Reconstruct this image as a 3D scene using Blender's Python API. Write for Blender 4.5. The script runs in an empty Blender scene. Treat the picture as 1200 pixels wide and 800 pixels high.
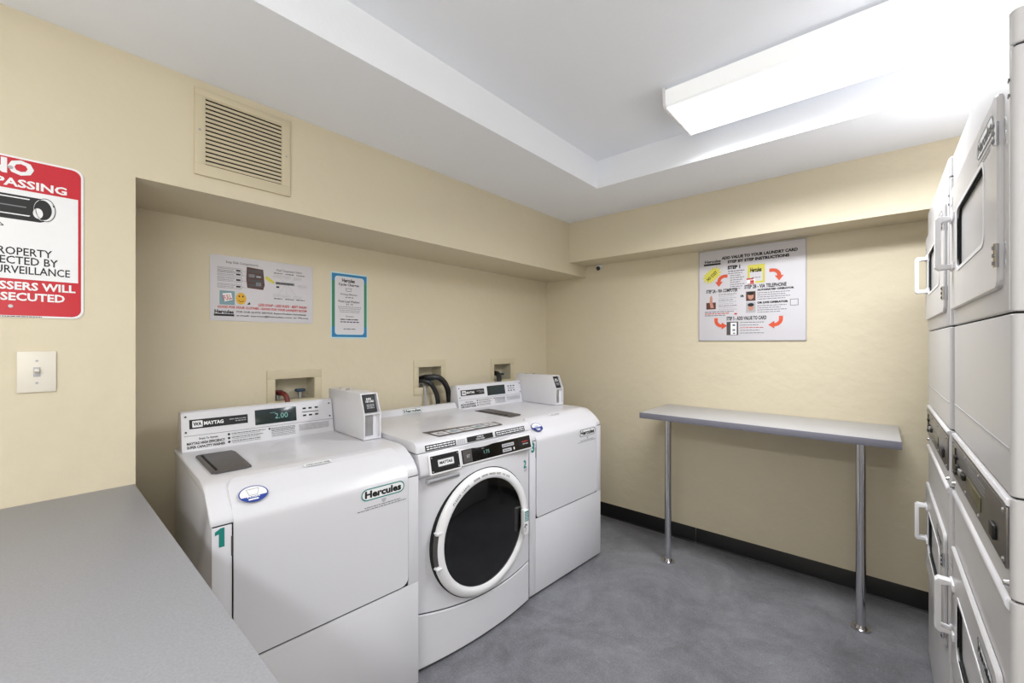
import bpy, bmesh, math, random
from mathutils import Vector, Matrix
PI = math.pi
C = bpy.context.scene.collection
# ---------------------------------------------------------------- camera, world, exposure
cd = bpy.data.cameras.new('camera'); cam = bpy.data.objects.new('camera', cd); C.objects.link(cam)
cam.location = (0, 0, 1.298); cam.rotation_euler = (PI/2, 0, math.radians(41.231))
cd.sensor_width = 36; cd.sensor_fit = 'HORIZONTAL'; cd.lens = 492.53*36/1200; cd.shift_y = 2.436/1200
cd.clip_start = 0.02
bpy.context.scene.camera = cam
TUBES, TUBES2 = 27.0, 33.0        # power of the tubes behind them (the fitting in view; the one behind the viewer)
w = bpy.data.worlds.new('world'); bpy.context.scene.world = w; w.use_nodes = True
w.node_tree.nodes['Background'].inputs[0].default_value = (0.8, 0.85, 1, 1)
w.node_tree.nodes['Background'].inputs[1].default_value = 0.3
LAMP = 1.7          # strength of the fluorescent diffusers
def soft_fill(name, loc, rot, sx, sy, e):                 # added soft fill lamp out of view; the room has no such source
    l = bpy.data.lights.new(name, 'AREA'); l.shape = 'RECTANGLE'; l.size = sx; l.size_y = sy; l.energy = e; l.color = (.93, .965, 1.0)
    o = bpy.data.objects.new(name, l); C.objects.link(o); o.location = loc; o.rotation_euler = rot
soft_fill('unseen_fill_light', (.88, -.3, 1.5), (math.radians(98), 0, math.radians(80)), 1.5, 1.0, 14)  # added fill from the right, out of view; evens out left wall and washers
soft_fill('unseen_fill_light', (.1, -.85, 1.3), (math.radians(163), 0, 0), 2.0, .8, 13)  # added fill aimed upward behind the viewer, to brighten the ceiling
vs = bpy.context.scene.view_settings
bpy.context.scene.display_settings.display_device = 'sRGB'
vs.view_transform = 'Standard'; vs.look = 'None'; vs.gamma = 1; vs.use_curve_mapping = False
vs.exposure = 0.12

# ---------------------------------------------------------------- materials
def lin(c):
    return tuple(((x/255)/12.92 if x/255 <= .04045 else ((x/255+.055)/1.055)**2.4) for x in c)+(1,)
MATS = {}
def mat(name, rgb, rough=.5, metal=0, noise=None, bump=None, spec=.5, emit=0, coat=0, trans=0):
    """noise=(scale, amount[, detail]) darkens/lightens colour; bump=(scale, distance)"""
    m = bpy.data.materials.new(name); m.use_nodes = True; nt = m.node_tree
    b = nt.nodes['Principled BSDF']; c = lin(rgb)
    b.inputs['Base Color'].default_value = c; b.inputs['Roughness'].default_value = rough
    b.inputs['Metallic'].default_value = metal; b.inputs['Specular IOR Level'].default_value = spec
    b.inputs['Coat Weight'].default_value = coat; b.inputs['Transmission Weight'].default_value = trans
    if emit:
        b.inputs['Emission Color'].default_value = c; b.inputs['Emission Strength'].default_value = emit
    tc = nt.nodes.new('ShaderNodeTexCoord')
    if noise:
        n = nt.nodes.new('ShaderNodeTexNoise'); n.inputs['Scale'].default_value = noise[0]
        n.inputs['Detail'].default_value = noise[2] if len(noise) > 2 else 4
        n.inputs['Roughness'].default_value = .6
        nt.links.new(tc.outputs['Object'], n.inputs['Vector'])
        mr = nt.nodes.new('ShaderNodeMapRange'); mr.inputs['From Min'].default_value = .3; mr.inputs['From Max'].default_value = .7
        mr.inputs['To Min'].default_value = 1-noise[1]; mr.inputs['To Max'].default_value = 1+noise[1]
        nt.links.new(n.outputs['Fac'], mr.inputs['Value'])
        vm = nt.nodes.new('ShaderNodeVectorMath'); vm.operation = 'SCALE'
        vm.inputs[0].default_value = c[:3]; nt.links.new(mr.outputs[0], vm.inputs['Scale'])
        nt.links.new(vm.outputs[0], b.inputs['Base Color'])
    if bump:
        n = nt.nodes.new('ShaderNodeTexNoise'); n.inputs['Scale'].default_value = bump[0]; n.inputs['Detail'].default_value = 5
        nt.links.new(tc.outputs['Object'], n.inputs['Vector'])
        bp = nt.nodes.new('ShaderNodeBump'); bp.inputs['Distance'].default_value = bump[1]; bp.inputs['Strength'].default_value = .6
        nt.links.new(n.outputs['Fac'], bp.inputs['Height']); nt.links.new(bp.outputs[0], b.inputs['Normal'])
    MATS[name] = m; return m

cream = mat('cream_wall_paint', (214, 203, 178), .45, noise=(2.2, .02), bump=(14, .006), spec=.35)
ceil_m = mat('white_ceiling_paint', (243, 245, 250), .7, noise=(1.5, .012), bump=(60, .001))
vinyl = mat('black_vinyl_base', (20, 20, 22), .35)
enamel = mat('white_appliance_enamel', (216, 215, 220), .28, coat=.25)
enamel_g = mat('pale_grey_dryer_enamel', (202, 200, 201), .32, spec=.25)
plastic = mat('white_plastic', (232, 231, 233), .4)
plate_m = mat('cream_switch_plastic', (226, 219, 206), .4)
beige_trim = mat('painted_beige_metal', (206, 194, 166), .45, bump=(30, .001))
beige_box = mat('beige_box_plastic', (205, 194, 166), .5)
inner_box = mat('box_inner_plastic', (190, 182, 160), .5)
black = mat('black_print', (16, 16, 18), .5)
darkp = mat('charcoal_plastic', (78, 74, 74), .4, noise=(40, .12))
darkgap = mat('dark_interior', (10, 10, 11), .8)
glass_b = mat('black_door_glass', (5, 5, 6), .12, coat=.5)
disp = mat('dark_display_glass', (34, 46, 48), .15)
chrome = mat('polished_chrome', (205, 205, 208), .12, metal=1)
steel = mat('brushed_steel', (170, 170, 172), .38, metal=.8, noise=(60, .05))
ctrl_m = mat('grey_control_metal', (128, 125, 124), .32, metal=.75)
laminate = mat('grey_speckled_laminate', (149, 149, 153), .42, noise=(260, .07, 2), spec=.4)
shelf_m = mat('pale_grey_laminate', (176, 174, 174), .45, noise=(200, .03, 2))
edge_m = mat('blue_grey_edge_band', (118, 117, 128), .45)
white = mat('white_print', (236, 236, 238), .5)
paper = mat('white_paper', (212, 209, 214), .5)
red = mat('sign_red', (196, 28, 44), .35)
redp = mat('red_print', (196, 62, 56), .5)
teal = mat('teal_print', (22, 130, 122), .5)
blue = mat('royal_blue_print', (38, 66, 150), .5)
pblue = mat('poster_blue', (40, 122, 170), .5)
pgreen = mat('poster_green', (62, 128, 92), .5)
pale_cyan = mat('pale_cyan_print', (196, 226, 236), .5)
yellow = mat('yellow_print', (216, 206, 84), .5)
amber = mat('amber_print', (226, 176, 52), .5)
orange = mat('orange_red_print', (214, 84, 52), .5)
grey_p = mat('grey_print', (120, 120, 124), .5)
lgrey = mat('light_grey_print', (176, 176, 180), .5)
brown = mat('brown_print', (88, 52, 48), .5)
skin = mat('tan_print', (196, 140, 120), .5)
greyblue = mat('blue_grey_print', (130, 160, 170), .5)
olive = mat('olive_display', (92, 88, 62), .3)
lcd = mat('green_lcd_digit', (110, 160, 150), .4, emit=.25)
hose_m = mat('black_rubber_hose', (24, 24, 26), .4)
valve_r = mat('red_valve', (110, 40, 36), .5)
valve_b = mat('blue_valve', (38, 62, 84), .5)
dif = bpy.data.materials.new('lit_acrylic_diffuser'); dif.use_nodes = True
_b = dif.node_tree.nodes['Principled BSDF']; _b.inputs['Base Color'].default_value = (.9, .9, .9, 1)
_b.inputs['Emission Color'].default_value = (.95, .975, 1, 1); _b.inputs['Emission Strength'].default_value = LAMP

dif_s = dif.copy(); dif_s.name = 'lit_acrylic_side'; dif_s.node_tree.nodes['Principled BSDF'].inputs['Emission Strength'].default_value = LAMP*.15
# worn painted concrete floor
flo = bpy.data.materials.new('grey_painted_concrete'); flo.use_nodes = True; nt = flo.node_tree; b = nt.nodes['Principled BSDF']
tc = nt.nodes.new('ShaderNodeTexCoord')
def nz(s, d, r=.6, dist=0):
    n = nt.nodes.new('ShaderNodeTexNoise'); n.inputs['Scale'].default_value = s; n.inputs['Detail'].default_value = d
    n.inputs['Roughness'].default_value = r; n.inputs['Distortion'].default_value = dist
    nt.links.new(tc.outputs['Object'], n.inputs['Vector']); return n
n1 = nz(2.6, 12, .74, .5); n2 = nz(34, 8, .8); n3 = nz(150, 4, .7)
r1 = nt.nodes.new('ShaderNodeValToRGB'); r1.color_ramp.elements[0].position = .38; r1.color_ramp.elements[1].position = .60
r1.color_ramp.elements[0].color = lin((94, 93, 98)); r1.color_ramp.elements[1].color = lin((136, 137, 143))
mf = nt.nodes.new('ShaderNodeMix'); mf.data_type = 'FLOAT'; mf.inputs[0].default_value = .38
nt.links.new(n1.outputs['Fac'], mf.inputs[2]); nt.links.new(n3.outputs['Fac'], mf.inputs[3]); nt.links.new(mf.outputs[0], r1.inputs[0])
r2 = nt.nodes.new('ShaderNodeValToRGB'); r2.color_ramp.elements[0].position = .54; r2.color_ramp.elements[1].position = .78
r2.color_ramp.elements[0].color = (1, 1, 1, 1); r2.color_ramp.elements[1].color = (1.5, 1.5, 1.48, 1)
nt.links.new(n2.outputs['Fac'], r2.inputs[0])
mx = nt.nodes.new('ShaderNodeMix'); mx.data_type = 'RGBA'; mx.blend_type = 'MULTIPLY'; mx.inputs[0].default_value = 1
nt.links.new(r1.outputs[0], mx.inputs[6]); nt.links.new(r2.outputs[0], mx.inputs[7]); nt.links.new(mx.outputs[2], b.inputs['Base Color'])
b.inputs['Roughness'].default_value = .42
bp = nt.nodes.new('ShaderNodeBump'); bp.inputs['Distance'].default_value = .004; bp.inputs['Strength'].default_value = .6
nt.links.new(n2.outputs['Fac'], bp.inputs['Height']); nt.links.new(bp.outputs[0], b.inputs['Normal'])

# ---------------------------------------------------------------- helpers
def new(): return bmesh.new()
def obj(name, bm, m, parent=None, smooth=True, kind=None):
    bmesh.ops.recalc_face_normals(bm, faces=bm.faces)
    me = bpy.data.meshes.new(name); bm.to_mesh(me); bm.free(); me.materials.append(m)
    if smooth:
        me.shade_smooth(); me.set_sharp_from_angle(angle=math.radians(35))
    o = bpy.data.objects.new(name, me); C.objects.link(o)
    if parent: o.parent = parent
    if kind: o['kind'] = kind
    return o
def thing(name, label, cat, loc=(0, 0, 0), rz=0, group=None):
    o = bpy.data.objects.new(name, None); C.objects.link(o); o.empty_display_size = .1
    o.location = loc; o.rotation_euler = (0, 0, rz); o['label'] = label; o['category'] = cat
    if group: o['group'] = group
    return o
def box(bm, x0, x1, y0, y1, z0, z1, bev=0, seg=2):
    g = bmesh.ops.create_cube(bm, size=1)['verts']
    for v in g:
        v.co = Vector((x0 + (v.co.x+.5)*(x1-x0), y0 + (v.co.y+.5)*(y1-y0), z0 + (v.co.z+.5)*(z1-z0)))
    if bev:
        es = list({e for v in g for e in v.link_edges})
        bmesh.ops.bevel(bm, geom=es, offset=bev, segments=seg, affect='EDGES', profile=.5)
    return bm
def prism(bm, pts, fn, a0, a1, bev=0, seg=2):
    """pts: 2-D polygon; fn(p, q, a) -> 3-D; extruded a0..a1"""
    v0 = [bm.verts.new(fn(p[0], p[1], a0)) for p in pts]; v1 = [bm.verts.new(fn(p[0], p[1], a1)) for p in pts]
    n = len(pts); fs = [bm.faces.new(v0), bm.faces.new(v1[::-1])]
    for i in range(n): bm.faces.new((v0[i], v0[(i+1) % n], v1[(i+1) % n], v1[i]))
    if bev:
        es = list({e for f in fs for e in f.edges})
        bmesh.ops.bevel(bm, geom=es, offset=bev, segments=seg, affect='EDGES', profile=.5)
    return bm
XZ = lambda p, q, a: (p, a, q)
XY = lambda p, q, a: (p, q, a)
YZ = lambda p, q, a: (a, p, q)
def cyl(bm, p0, p1, r, seg=20, r2=None):
    p0 = Vector(p0); p1 = Vector(p1); d = p1-p0
    M = Matrix.Translation((p0+p1)/2) @ d.to_track_quat('Z', 'Y').to_matrix().to_4x4()
    bmesh.ops.create_cone(bm, cap_ends=True, segments=seg, radius1=r, radius2=r if r2 is None else r2, depth=d.length, matrix=M)
    return bm
def sphere(bm, c, r, sx=1, sy=1, sz=1, u=20, v=12):
    bmesh.ops.create_uvsphere(bm, u_segments=u, v_segments=v, radius=r, matrix=Matrix.Translation(c) @ Matrix.Diagonal((sx, sy, sz, 1)))
    return bm
def tube(bm, pts, r, seg=12, closed=False):
    pts = [Vector(p) for p in pts]; n = len(pts); rings = []; up = Vector((0.13, .21, 1)).normalized()
    for i, p in enumerate(pts):
        t = (pts[(i+1) % n if closed else min(i+1, n-1)] - pts[(i-1) % n if closed else max(i-1, 0)]).normalized()
        a = t.cross(up).normalized(); bb = t.cross(a).normalized()
        rings.append([bm.verts.new(p + a*(r*math.cos(2*PI*k/seg)) + bb*(r*math.sin(2*PI*k/seg))) for k in range(seg)])
    for i in range(n if closed else n-1):
        for k in range(seg):
            bm.faces.new((rings[i][k], rings[i][(k+1) % seg], rings[(i+1) % n][(k+1) % seg], rings[(i+1) % n][k]))
    if not closed: bm.faces.new(rings[0]); bm.faces.new(rings[-1][::-1])
    return bm
def smooth_path(pts, n=8):
    P = [Vector(p) for p in pts]; P = [P[0]*2-P[1]]+P+[P[-1]*2-P[-2]]; out = []
    for i in range(1, len(P)-2):
        for k in range(n):
            t = k/n; a, b_, c, d = P[i-1:i+3]
            out.append(.5*((2*b_)+(c-a)*t+(2*a-5*b_+4*c-d)*t*t+(3*b_-a-3*c+d)*t**3))
    return out+[P[-2]]
def rrect(x0, x1, y0, y1, r, n=5):
    out = []
    for cx, cy, a in ((x1-r, y1-r, 0), (x0+r, y1-r, 90), (x0+r, y0+r, 180), (x1-r, y0+r, 270)):
        for k in range(n+1):
            t = math.radians(a+90*k/n); out.append((cx+r*math.cos(t), cy+r*math.sin(t)))
    return out
def hole_grid(bm, fn, u0, u1, v0, v1, holes):
    us = sorted({u0, u1, *[h[0] for h in holes], *[h[1] for h in holes]}); vs_ = sorted({v0, v1, *[h[2] for h in holes], *[h[3] for h in holes]})
    V = {}
    g = lambda i, j: V.setdefault((i, j), bm.verts.new(fn(us[i], vs_[j])))
    for i in range(len(us)-1):
        for j in range(len(vs_)-1):
            cu = (us[i]+us[i+1])/2; cv = (vs_[j]+vs_[j+1])/2
            if any(h[0] < cu < h[1] and h[2] < cv < h[3] for h in holes): continue
            bm.faces.new((g(i, j), g(i+1, j), g(i+1, j+1), g(i, j+1)))
_tx = {}
def text_geo(s, bold=0, shear=0):
    k = (s, bold, shear)
    if k not in _tx:
        cu = bpy.data.curves.new('t', 'FONT'); cu.body = s; cu.offset = bold; cu.resolution_u = 2; cu.shear = shear
        cu.align_x = 'LEFT'; o = bpy.data.objects.new('t', cu); C.objects.link(o)
        dg = bpy.context.evaluated_depsgraph_get(); me = bpy.data.meshes.new_from_object(o.evaluated_get(dg))
        vs2 = [(v.co.x, v.co.y) for v in me.vertices]; fs = [list(p.vertices) for p in me.polygons]
        bpy.data.objects.remove(o); bpy.data.curves.remove(cu); bpy.data.meshes.remove(me)
        xs = [v[0] for v in vs2]; ys = [v[1] for v in vs2]
        _tx[k] = (vs2, fs, min(xs), max(xs), min(ys), max(ys))
    return _tx[k]
class Print:
    """flat print on a plane: o + r*a + u*b, standing off by n*h"""
    def __init__(s, o, r, u, n=None):
        s.o = Vector(o); s.r = Vector(r).normalized(); s.u = Vector(u).normalized()
        s.n = Vector(n).normalized() if n else s.r.cross(s.u); s.L = {}
    def bm(s, m):
        return s.L.setdefault(m.name, (m, new()))[1]
    def P(s, a, b, h): return s.o + s.r*a + s.u*b + s.n*h
    def poly(s, m, pts, h=.0006):
        bm = s.bm(m); bm.faces.new([bm.verts.new(s.P(a, b, h)) for a, b in pts]); return s
    def rect(s, m, a0, a1, b0, b1, h=.0006, r=0):
        return s.poly(m, rrect(a0, a1, b0, b1, r) if r else [(a0, b0), (a1, b0), (a1, b1), (a0, b1)], h)
    def ell(s, m, ca, cb, ra, rb, h=.0006, n=32, t0=0, t1=360):
        return s.poly(m, [(ca+ra*math.cos(math.radians(t0+(t1-t0)*k/n)), cb+rb*math.sin(math.radians(t0+(t1-t0)*k/n))) for k in range(n + (0 if t1-t0 == 360 else 1))], h)
    def loop(s, m, pts, wd, h=.0006):
        n = len(pts); cx = sum(p[0] for p in pts)/n; cy = sum(p[1] for p in pts)/n
        x0, x1 = min(p[0] for p in pts), max(p[0] for p in pts); y0, y1 = min(p[1] for p in pts), max(p[1] for p in pts)
        kx = 1-2*wd/(x1-x0); ky = 1-2*wd/(y1-y0); mx_, my_ = (x0+x1)/2, (y0+y1)/2; bm = s.bm(m)
        A = [bm.verts.new(s.P(a, b, h)) for a, b in pts]; B = [bm.verts.new(s.P(mx_+(a-mx_)*kx, my_+(b-my_)*ky, h)) for a, b in pts]
        for i in range(n): bm.faces.new((A[i], A[(i+1) % n], B[(i+1) % n], B[i]))
        return s
    def line(s, m, pts, wd, h=.0006):
        for (a0, b0), (a1, b1) in zip(pts, pts[1:]):
            dx, dy = a1-a0, b1-b0; l = math.hypot(dx, dy) or 1; nx, ny = -dy/l*wd/2, dx/l*wd/2
            s.poly(m, [(a0+nx, b0+ny), (a1+nx, b1+ny), (a1-nx, b1-ny), (a0-nx, b0-ny)], h)
        return s
    def text(s, m, t, a0, a1, b0, b1, bold=.02, h=.0009, shear=0, rot=0):
        V, F, x0, x1, y0, y1 = text_geo(t, bold, shear); bm = s.bm(m); ca, cb = (a0+a1)/2, (b0+b1)/2; c, sn = math.cos(rot), math.sin(rot)
        vv = []
        for x, y in V:
            a = a0+(x-x0)/(x1-x0)*(a1-a0)-ca; b_ = b0+(y-y0)/(y1-y0)*(b1-b0)-cb
            vv.append(bm.verts.new(s.P(ca+a*c-b_*sn, cb+a*sn+b_*c, h)))
        for f in F:
            try: bm.faces.new([vv[i] for i in f])
            except ValueError: pass
        return s
    def words(s, m, a0, a1, b, ht, seed=1, h=.0007):
        """a line of print too small to read: word-length dashes"""
        R = random.Random(seed); a = a0
        while a < a1-ht:
            l = min(R.uniform(1.2, 5)*ht, a1-a); s.rect(m, a, a+l, b, b+ht, h); a += l+ht*.7
        return s
    def done(s, parent, name='lettering'):
        for m, bm in s.L.values():
            o = obj(name, bm, m, parent, smooth=False, kind='stuff' if len(bm.faces) > 1 else None)

def sheet(bm, prof, yf, thick, bulge=None, ncol=10):
    """skin following an (x,z) profile; yf(t, L) -> (y0, y1); thick inwards"""
    # arc length
    d = [0]
    for (a, b_), (c, e) in zip(prof, prof[1:]): d.append(d[-1]+math.hypot(c-a, e-b_))
    L = d[-1]
    def at(t):
        t = max(0, min(L, t))
        for i in range(len(prof)-1):
            if t <= d[i+1]+1e-9:
                k = (t-d[i])/(d[i+1]-d[i]); (a, b_), (c, e) = prof[i], prof[i+1]
                l = math.hypot(c-a, e-b_); return a+(c-a)*k, b_+(e-b_)*k, (e-b_)/l, -(c-a)/l
    ts = sorted({*[round(x, 6) for x in d], *[round(L*(1-math.cos(PI*k/28))/2, 6) for k in range(29)]})
    top, bot = [], []
    for t in ts:
        x, z, nx, nz_ = at(t); y0, y1 = yf(t, L); rt, rb = [], []
        for k in range(ncol+1):
            y = y0+(y1-y0)*k/ncol; bx = bulge(y, z) if bulge else 0
            rt.append(bm.verts.new((x+bx, y, z))); rb.append(bm.verts.new((x+bx-nx*thick, y, z-nz_*thick)))
        top.append(rt); bot.append(rb)
    for i in range(len(ts)-1):
        for k in range(ncol):
            bm.faces.new((top[i][k], top[i][k+1], top[i+1][k+1], top[i+1][k]))
            bm.faces.new((bot[i][k], bot[i+1][k], bot[i+1][k+1], bot[i][k+1]))
        bm.faces.new((top[i][0], top[i+1][0], bot[i+1][0], bot[i][0]))
        bm.faces.new((top[i][ncol], bot[i][ncol], bot[i+1][ncol], top[i+1][ncol]))
    for k in range(ncol):
        bm.faces.new((top[0][k], bot[0][k], bot[0][k+1], top[0][k+1])); bm.faces.new((top[-1][k], top[-1][k+1], bot[-1][k+1], bot[-1][k]))
    return bm

# ---------------------------------------------------------------- the room
XL, XR_, XRW, YH, YW, YB = -1.73, -2.115, 0.93, 2.618, 2.852, -2.0
ZC, ZL, ZB, ZT = 2.187, 1.812, 1.895, 2.343
TX0, TX1, TY0, TY1 = -1.221, 0.72, -1.5, 2.135
RY0 = 0.21
bm = new(); box(bm, -2.3, 1.1, -2.1, 3.0, -.1, 0); obj('floor', bm, flo, smooth=False, kind='structure')
BOXES = [(.742, .922, 1.03, 1.132), (1.547, 1.722, 1.03, 1.153), (2.212, 2.392, 1.03, 1.146)]
bm = new()
def quad(bm, *p): bm.faces.new([bm.verts.new(q) for q in p])
quad(bm, (XL, YB, 0), (XL, RY0, 0), (XL, RY0, ZC), (XL, YB, ZC))                     # near pier
quad(bm, (XL, RY0, ZL), (XL, YW, ZL), (XL, YW, ZC), (XL, RY0, ZC))                    # header face
quad(bm, (XL, RY0, 0), (XR_, RY0, 0), (XR_, RY0, ZL), (XL, RY0, ZL))                  # recess end
quad(bm, (XL, RY0, ZL), (XR_, RY0, ZL), (XR_, YW, ZL), (XL, YW, ZL))                  # recess soffit
hole_grid(bm, lambda a, b_: (XR_, a, b_), RY0, YW, 0, ZL, BOXES)
bmesh.ops.remove_doubles(bm, verts=bm.verts, dist=1e-5)
obj('wall_left', bm, cream, smooth=False, kind='structure')
bm = new()
quad(bm, (XR_, YW, 0), (XRW, YW, 0), (XRW, YW, ZL), (XR_, YW, ZL))
quad(bm, (XL, YW, ZL), (XRW, YW, ZL), (XRW, YW, ZB), (XL, YW, ZB))
quad(bm, (XL, YH, ZB), (XRW, YH, ZB), (XRW, YW, ZB), (XL, YW, ZB))
quad(bm, (XL, YH, ZB), (XRW, YH, ZB), (XRW, YH, ZC), (XL, YH, ZC))
bmesh.ops.remove_doubles(bm, verts=bm.verts, dist=1e-5)
obj('wall_back', bm, cream, smooth=False, kind='structure')
bm = new(); quad(bm, (XRW, YB, 0), (XRW, YW, 0), (XRW, YW, ZC), (XRW, YB, ZC)); obj('wall_right', bm, cream, smooth=False, kind='structure')
bm = new(); quad(bm, (XL, YB, 0), (XRW, YB, 0), (XRW, YB, ZC), (XL, YB, ZC)); obj('wall_front', bm, cream, smooth=False, kind='structure')
bm = new()
hole_grid(bm, lambda a, b_: (a, b_, ZC), XL, XRW, YB, YW, [(TX0, TX1, TY0, TY1)])
quad(bm, (TX0, TY0, ZT), (TX1, TY0, ZT), (TX1, TY1, ZT), (TX0, TY1, ZT))
for a, b_, c, d in ((TX0, TY0, TX1, TY0), (TX1, TY0, TX1, TY1), (TX1, TY1, TX0, TY1), (TX0, TY1, TX0, TY0)):
    quad(bm, (a, b_, ZC), (c, d, ZC), (c, d, ZT), (a, b_, ZT))
bmesh.ops.remove_doubles(bm, verts=bm.verts, dist=1e-5)
obj('ceiling', bm, ceil_m, smooth=False, kind='structure')
bbs = None
for a, b_ in ((XR_+.001, -.905), (-.903, XRW-.001)):
    bm = new(); prism(bm, [(0, 0), (-.012, 0), (-.006, .008), (-.004, .09), (-.0015, .098), (0, .098)], lambda p, q, t: (t, YW+p, q), a, b_)
    if bbs is None: bbs = obj('baseboard_back', bm, vinyl, kind='structure')
    else: obj('base_section', bm, vinyl, bbs)

# ---------------------------------------------------------------- ceiling lights
def ceiling_light(x0, x1, y0, y1, label, power):
    t = thing('ceiling_light', label, 'light', ((x0+x1)/2, (y0+y1)/2, ZT))
    hx, hy, d = (x1-x0)/2, (y1-y0)/2, .078
    bm = new(); box(bm, -hx+.004, hx-.004, -hy+.02, hy-.02, -.02, -.0005, .003); obj('frame', bm, plastic, t)
    pr = [(-hy, -.012), (-hy, -.03), (-hy+.006, -d+.008), (-hy+.016, -d), (hy-.016, -d), (hy-.006, -d+.008), (hy, -.03), (hy, -.012)]
    bm = new(); prism(bm, pr, lambda p, q, a: (a, p, q), -hx+.006, hx-.006); o = obj('diffuser', bm, dif, t, smooth=False)
    o.data.materials.append(dif_s)                       # the upright sides of the lens pass far less light than its face
    for f in o.data.polygons:
        if f.normal.z > -.9: f.material_index = 1
    l = bpy.data.lights.new('fluorescent_tubes', 'AREA'); l.shape = 'RECTANGLE'; l.size = 2*hx-.04; l.size_y = 2*hy-.06; l.energy = power
    l.color = (.95, .975, 1); l.spread = math.radians(156 if y0 > 0 else 180); lo = bpy.data.objects.new('fluorescent_tubes', l); C.objects.link(lo); lo.parent = t; lo.location = (0, 0, -d-.003)
    pe = [(-hy-.003, -.001), (-hy-.003, -.032), (-hy+.003, -d+.004), (-hy+.014, -d-.003), (hy-.014, -d-.003), (hy-.003, -d+.004), (hy+.003, -.032), (hy+.003, -.001)]
    for s in (-1, 1):
        bm = new(); prism(bm, pe, lambda p, q, a: (a, p, q), s*hx-.005, s*hx+.005); obj('end_cap', bm, plastic, t)
    return t
ceiling_light(-.665, .56, 1.70, 2.03, 'long white fluorescent wraparound light in the raised part of the ceiling above the dryers', TUBES)
ceiling_light(-.515, .71, -1.22, -.89, 'white fluorescent wraparound light in the raised ceiling behind the viewer', TUBES2)

# ---------------------------------------------------------------- folding counter, wall shelf
t = thing('folding_counter', 'grey speckled laminate counter filling the lower left corner beside the first washer', 'counter', (-1.1, -.35, 0))
lx = lambda x: x+1.1
bm = new(); box(bm, lx(XL)+.001, lx(-.48), -.6, .35+.208, .828, .866, .002); obj('countertop', bm, laminate, t)
for x in (-1.55, -.6):
    for y in (-.5, .45):
        bm = new(); cyl(bm, (lx(x), y, 0.004), (lx(x), y, .828), .019); cyl(bm, (lx(x), y, 0), (lx(x), y, .008), .036); obj('leg', bm, chrome, t)
t = thing('wall_shelf', 'narrow pale grey laminate shelf table on two chrome posts against the back wall', 'table', (-.51, 2.63, 0))
bm = new(); box(bm, -.572, .577, -.233, .219, .853, .887, .0015); obj('tabletop', bm, shelf_m, t)
bm = new(); box(bm, -.574, .579, -.2365, -.233, .8535, .8865, .0008); obj('edge_band', bm, edge_m, t)
for x, y in ((-.443, -.128), (.443, -.142)):
    bm = new(); cyl(bm, (x, y, .004), (x, y, .852), .019, 28); lg = obj('leg', bm, chrome, t)
    bm = new(); cyl(bm, (x, y, 0), (x, y, .007), .037, 28); cyl(bm, (x, y, .007), (x, y, .02), .025, 28, .02); obj('flange', bm, chrome, lg)
    bm = new(); cyl(bm, (x, y, .846), (x, y, .8525), .034, 28); obj('top_plate', bm, chrome, lg)

# ---------------------------------------------------------------- things on the left wall
t = thing('security_sign', 'red and white no trespassing sign with a camera drawing, above the light switch', 'sign', (XL, -.038, 1.58))
bm = new(); prism(bm, rrect(-.135, .135, -.212, .215, .022), lambda p, q, a: (a, p, q), .0008, .003); obj('panel', bm, white, t)
p = Print((.003, 0, 0), (0, 1, 0), (0, 0, 1), (1, 0, 0))
p.poly(red, rrect(-.130, .130, -.207, .210, .019), .0004)
p.rect(white, -.124, .124, -.110, .128, .0008)
p.text(white, 'NO', -.046, .041, .166, .207, .05, .001)
p.text(white, 'TRESPASSING', -.102, .102, .134, .156, .03, .001)
p.text(black, 'THIS PROPERTY', -.088, .074, -.047, -.026, .012, .0012)
p.text(black, 'IS PROTECTED BY', -.100, .085, -.071, -.050, .012, .0012)
p.text(black, 'VIDEO SURVEILLANCE', -.107, .108, -.096, -.075, .012, .0012)
p.text(white, 'TRESPASSERS WILL', -.112, .119, -.139, -.117, .03, .001)
p.text(white, 'BE PROSECUTED', -.106, .098, -.168, -.146, .03, .001)
# camera drawing: barrel, stripes, lens ring, mount
k_ = .012
p.poly(black, [(-.11, .094), (-.095, .113), (.050+k_, .113), (.066+k_, .098), (.056+k_, .056), (.04+k_, .048), (-.095, .048), (-.11, .056)], .0010)
for z0 in (.060, .1045): p.poly(white, [(-.10, z0), (.02+k_, z0), (.022+k_, z0+.003), (-.10, z0+.003)], .0014)
p.poly(grey_p, [(-.10, .082), (.015+k_, .082), (.015+k_, .085), (-.10, .085)], .0014)
p.ell(white, .047+k_, .083, .019, .030, .0014); p.ell(black, .045+k_, .083, .0165, .027, .0016); p.ell(white, .036+k_, .072, .009, .014, .0018)
p.loop(black, [(.050+k_+.019*math.cos(2*PI*k/24), .084+.032*math.sin(2*PI*k/24)) for k in range(24)], .0016, .0018)
p.poly(black, [(-.07, .048), (-.036, .048), (-.040, .022), (-.052, .006), (-.09, .012), (-.08, .026)], .0010)
p.line(black, [(-.026, .042), (-.012, .028), (-.034, .026)], .002, .001)
p.words(black, -.03, .055, -.2105, .0018, 4, .0012)
p.done(t)
for z in (.183, -.183):
    bm = new(); cyl(bm, (.003, .0, z), (.0055, .0, z), .0045, 14); obj('screw', bm, steel, t)

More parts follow.
